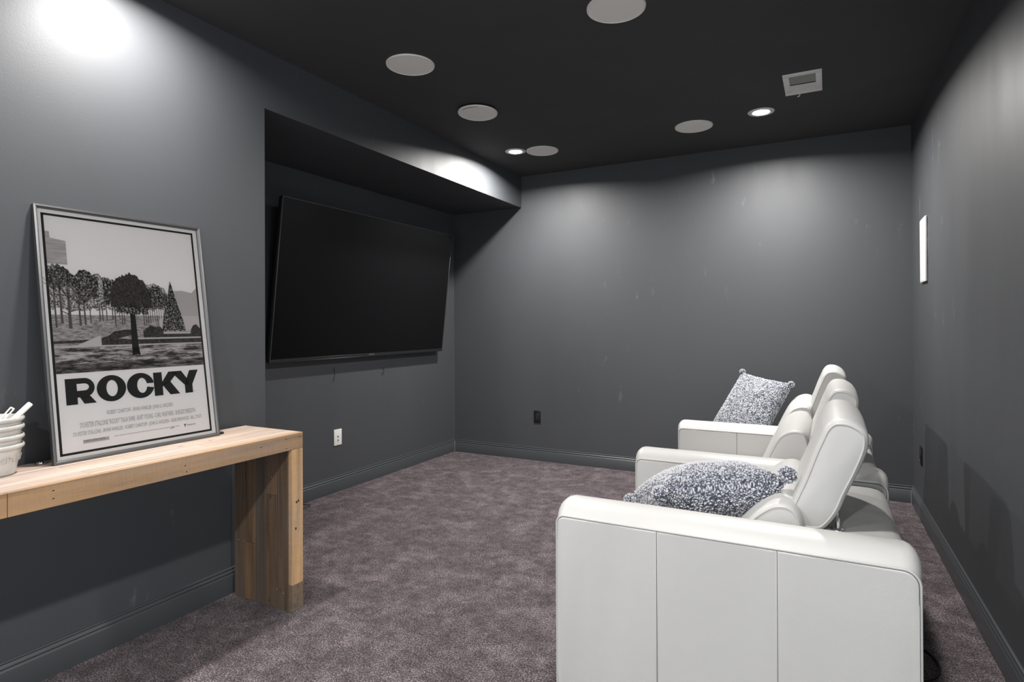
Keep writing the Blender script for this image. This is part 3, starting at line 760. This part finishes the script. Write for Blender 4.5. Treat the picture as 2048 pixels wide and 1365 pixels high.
for i in range(3):
    ya, yb = ARMS[i][1]+.004, ARMS[i+1][0]-.004; dz = BACKZ[i]
    # seat
    a = MB(); pad(a, [(-.15, .235), (-.15, .44), (-.20, .462), (-.62, .458), (-.70, .446), (-.722, .40), (-.722, .27), (-.71, .235), (-.45, .232)], ya+.003, yb-.003, .010, .03, .004, .010, seed=i*3)
    a.obj('seat_cushion', M_leather, sofa, 50)
    a = MB(); a.box(-.730, -.690, ya, yb, .075, .228, .014, 4); a.obj('footrest', M_leather, sofa, 50)
    # back cushion with its rolled top
    bp = [(-.300, .455), (-.262, .530), (-.212, .598+dz*.6), (-.175, .636+dz), (-.140, .660+dz), (-.108, .664+dz), (-.085, .650+dz), (-.072, .615+dz*.5), (-.068, .560), (-.070, .40), (-.20, .38), (-.29, .40)]
    a = MB(); pad(a, bp, ya+.004, yb-.004, .010, .028, .004, .012, seed=i*5+1)
    a.obj('back_cushion', M_leather, sofa, 50)
    # back shell with its softly pleated flat top
    a = MB(); gx, gy = 18, 30; Pz = []
    pf = [(-.060, .40), (-.058, .560), (-.052, .578), (-.036, .586), (.00, .588), (.05, .589), (.10, .590), (.140, .589), (.165, .585), (.182, .575), (.192, .558), (.195, .535), (.194, .40), (.192, .25), (.190, .12), (.188, .06)]
    vs = []; fs = []; n_ = len(pf)
    for j in range(gy+1):
        y = ya+(yb-ya)*j/gy
        for (x, z) in pf:
            pl = .004*math.exp(-((j-15.5)/.8)**2)*-1 + .0035*noise.noise(Vector((x*5, y*11, i*3.)))
            ed_ = .004*(1-math.exp(-min(j, gy-j)/1.5))
            k_ = 1 if z > .5 else 0
            vs.append((x+(.004*noise.noise(Vector((y*14, 3.3, i))) if x > .16 else 0), y, z+(pl+ed_)*k_))
    for j in range(gy):
        for k in range(n_-1): fs.append((j*n_+k, j*n_+k+1, (j+1)*n_+k+1, (j+1)*n_+k))
    fs += [tuple(range(n_)), tuple(gy*n_+k for k in range(n_))]
    a.add(vs, fs); a.obj('back_shell', M_leather, sofa, 60)
    # headrest on two bent chrome posts
    hx, hz, hy = HX[i]
    h0 = 1.950+.862*i; h1 = h0+.545
    a = MB(); pad(a, [(x+hx, z+hz) for x, z in HP], h0, h1, .013, .026, .007, .003, per=5, pipe=.0028, wob=.002, seed=i*7+2)
    hd = a.obj('headrest', M_leather, sofa, 60)
    for yy in (h0+.048, h1-.048):
        a = MB(); px_ = .026+hx
        a.tube([(px_, yy, .585), (px_, yy, .630), (px_-.001, yy, .648), (px_-.006, yy, .660), (px_-.016, yy, .668), (px_-.032, yy, .674)], .0062, 14)
        a.lathe([(.0062, .008), (.008, .008), (.018, .0062), (.0205, .003), (.0205, .0), (.0062, 0)], (px_, yy, .590), 32)
        a.obj('headrest_post', M_chrome, hd, 50)
a = MB(); a.box(SX0+.05, SX1-.02, ARMS[0][0]+.02, ARMS[3][1]-.02, .03, .232, .01, 2); a.obj('base_frame', M_leather, sofa, 40)
a = MB()
for x in (SX0+.06, SX1-.06):
    for y in (1.74, 4.22):
        f_ = MB(); f_.lathe([(.0005, 0), (.022, 0), (.024, .004), (.026, .046), (.0005, .046)], (x, y, 0), 24); f_.obj('foot', M_blackp, sofa)

# ------------------------------------------------------------------ curly pillows
def boucle():
    m, nt, b = new_mat('curly grey and white boucle')
    at = N(nt, 'ShaderNodeAttribute', attribute_name='tuft')
    n1 = noise_tex(nt, coords(nt), 420, 2)
    ad = N(nt, 'ShaderNodeMath', operation='ADD'); nt.links.new(at.outputs['Fac'], ad.inputs[0])
    sub = N(nt, 'ShaderNodeMath', operation='MULTIPLY_ADD'); nt.links.new(n1, sub.inputs[0]); sub.inputs[1].default_value = .5; sub.inputs[2].default_value = -.25
    nt.links.new(sub.outputs[0], ad.inputs[1])
    c = ramp(nt, ad.outputs[0], [(.10, (.035, .042, .060)), (.26, (.17, .18, .21)), (.48, (.48, .48, .51))])
    nt.links.new(c, b.inputs['Base Color']); b.inputs['Roughness'].default_value = .95; b.inputs['Specular IOR Level'].default_value = .1
    b.inputs['Sheen Weight'].default_value = .3
    return m
M_boucle = boucle()
def curl(p, cell):
    q = Vector(p)/cell
    q = q+Vector((noise.noise(q*.9), noise.noise(q*.9+Vector((7, 3, 1))), noise.noise(q*.9+Vector((2, 9, 5)))))*.55
    d = noise.voronoi(q)[0]
    return max(0., min(1., (d[1]-d[0])*1.5))
def curly(name, verts, faces, cell, amp, parent, smooth=80):
    me = bpy.data.meshes.new(name); me.from_pydata([tuple(v) for v in verts], [], faces)
    bm_ = bmesh.new(); bm_.from_mesh(me); bmesh.ops.recalc_face_normals(bm_, faces=bm_.faces[:]); bm_.to_mesh(me); bm_.free()
    vals = []
    for v in me.vertices:
        c = curl(v.co, cell); vals.append(c)
    nrm = [v.normal.copy() for v in me.vertices]
    for v, c, n_ in zip(me.vertices, vals, nrm): v.co += n_*(c-.35)*amp
    at = me.attributes.new('tuft', 'FLOAT', 'POINT'); at.data.foreach_set('value', vals)
    return link(name, me, M_boucle, parent, smooth)
def pillow(corners, thick, n_, cell, amp, label, poms, sag=0.):
    A, B, C, D = [Vector(c) for c in corners]
    r = empty('throw_pillow', tuple((A+B+C+D)/4), label, 'pillow')
    nn = (B-A).cross(D-A).normalized(); vs = []; idx = {}; fs = []
    def mid(u, v):
        uu = u*(1-.055*(1-v*v)); vv = v*(1-.055*(1-u*u))
        a_, b_ = (uu+1)/2, (vv+1)/2
        return A*(1-a_)*(1-b_)+B*a_*(1-b_)+C*a_*b_+D*(1-a_)*b_
    for side in (1, -1):
        for i in range(n_+1):
            for j in range(n_+1):
                edge = i in (0, n_) or j in (0, n_)
                if side == -1 and edge: idx[(side, i, j)] = idx[(1, i, j)]; continue
                u = math.sin((i/n_-.5)*PI); v = math.sin((j/n_-.5)*PI)
                u = .96*u+.04*(2*i/n_-1); v = .96*v+.04*(2*j/n_-1)
                h = thick/2*(max(0, (1-u*u))*max(0, (1-v*v)))**.38*(.82 if side == 1 else 1.18)
                h *= 1+.10*noise.noise(Vector((u*1.7, v*1.7, side*2.+thick*9)))
                p = mid(u, v)+nn*side*h
                if sag: p.z -= sag*(1-u*u)*(1-v*v)
                idx[(side, i, j)] = len(vs); vs.append(p)
        for i in range(n_):
            for j in range(n_):
                q = [idx[(side, i, j)], idx[(side, i+1, j)], idx[(side, i+1, j+1)], idx[(side, i, j+1)]]
                fs.append(tuple(q if side == 1 else q[::-1]))
    body = curly('pillow_body', vs, fs, cell, amp, r)
    for (c, rad_) in poms:
        b = bmesh.new(); bmesh.ops.create_icosphere(b, subdivisions=5, radius=rad_)
        for v in b.verts: v.co = v.co*(1+.10*noise.noise(v.co*60+Vector(c)*9))+Vector(c)
        curly('pompom', [v.co.copy() for v in b.verts], [tuple(v.index for v in f.verts) for f in b.faces], cell, amp*1.1, r); b.free()
    return r
A = Vector((-.114, 2.00, .716)); P1 = Vector((-.478, 1.965, .648)); C3 = Vector((-.690, 2.30, .505)); D4 = A+(C3-P1)
D4 = Vector((-.30, 2.40, .600))
pillow([P1, A, D4, C3], .225, 290, .0078, .0065, 'curly grey and white boucle pillow lying behind the near armrest of the sofa',
       [(A+Vector((.006, -.004, .022)), .026), (P1+Vector((-.006, -.015, -.006)), .027), (C3, .022), (D4, .022)])
TL = Vector((-.497, 4.24, .870)); TR = Vector((-.188, 4.00, .830)); BLc = Vector((-.690, 4.10, .500)); BRc = Vector((-.36, 3.86, .475))
pillow([BLc, BRc, TR, TL], .150, 190, .0085, .005, 'curly grey and white boucle pillow propped upright on the far seat of the sofa',
       [(TL+Vector((.0, 0, .004)), .020), (TR+Vector((-.004, 0, -.004)), .018), (BLc, .018), (BRc, .018)])

# ------------------------------------------------------------------ cords on the carpet
wire('electric_cable', [(.160, 2.70, .006), (.235, 2.675, .006), (.305, 2.627, .007), (.338, 2.540, .007), (.325, 2.450, .007), (.275, 2.392, .007), (.21, 2.36, .006), (.12, 2.37, .006)], .0042,
     'black power cord looping on the carpet behind the near end of the sofa', 'cord', org=(.3, 2.5, 0))
wire('electric_cable', [(XC+.018, 2.80, .006), (XC+.05, 2.86, .006), (XC+.10, 2.865, .010), (XC+.125, 2.83, .014), (XC+.105, 2.79, .006), (XC+.06, 2.77, .005)], .0022,
     'thin black cord curled on the carpet beside the console leg', 'cord', org=(-3.05, 2.82, 0))

# ------------------------------------------------------------------ world, camera, view
w = bpy.data.worlds.new('ambient fill'); sc.world = w; w.use_nodes = True  # even background glow, added as fill through the open sides
w.node_tree.nodes['Background'].inputs['Color'].default_value = (.86, .93, 1, 1)
w.node_tree.nodes['Background'].inputs['Strength'].default_value = 1.75

cam = bpy.data.cameras.new('camera'); co = bpy.data.objects.new('camera', cam); COL.objects.link(co); sc.camera = co
F = Vector((-.4667, .8844, .0041)).normalized()
yaw = .485487; pb = .0041217; ro = .0044432
F0 = Vector((-math.sin(yaw), math.cos(yaw), 0)); R0 = Vector((math.cos(yaw), math.sin(yaw), 0)); U0 = Vector((0, 0, 1))
F = F0*math.cos(pb)+U0*math.sin(pb); U1 = U0*math.cos(pb)-F0*math.sin(pb)
Rv = R0*math.cos(ro)-U1*math.sin(ro); Uv = U1*math.cos(ro)+R0*math.sin(ro)
co.matrix_world = Matrix(((Rv.x, Uv.x, -F.x, 0), (Rv.y, Uv.y, -F.y, 0), (Rv.z, Uv.z, -F.z, 1.2), (0, 0, 0, 1)))
cam.sensor_width = 36; cam.lens = 20.9544; cam.shift_y = -.018819; cam.clip_start = .05; cam.clip_end = 60

sc.view_settings.view_transform = 'Standard'; sc.view_settings.look = 'None'
sc.view_settings.exposure = .15; sc.view_settings.gamma = 1; sc.view_settings.use_curve_mapping = False
sc.cycles.use_denoising = True
sc.cycles.max_bounces = 10; sc.cycles.diffuse_bounces = 6; sc.cycles.sample_clamp_indirect = 4
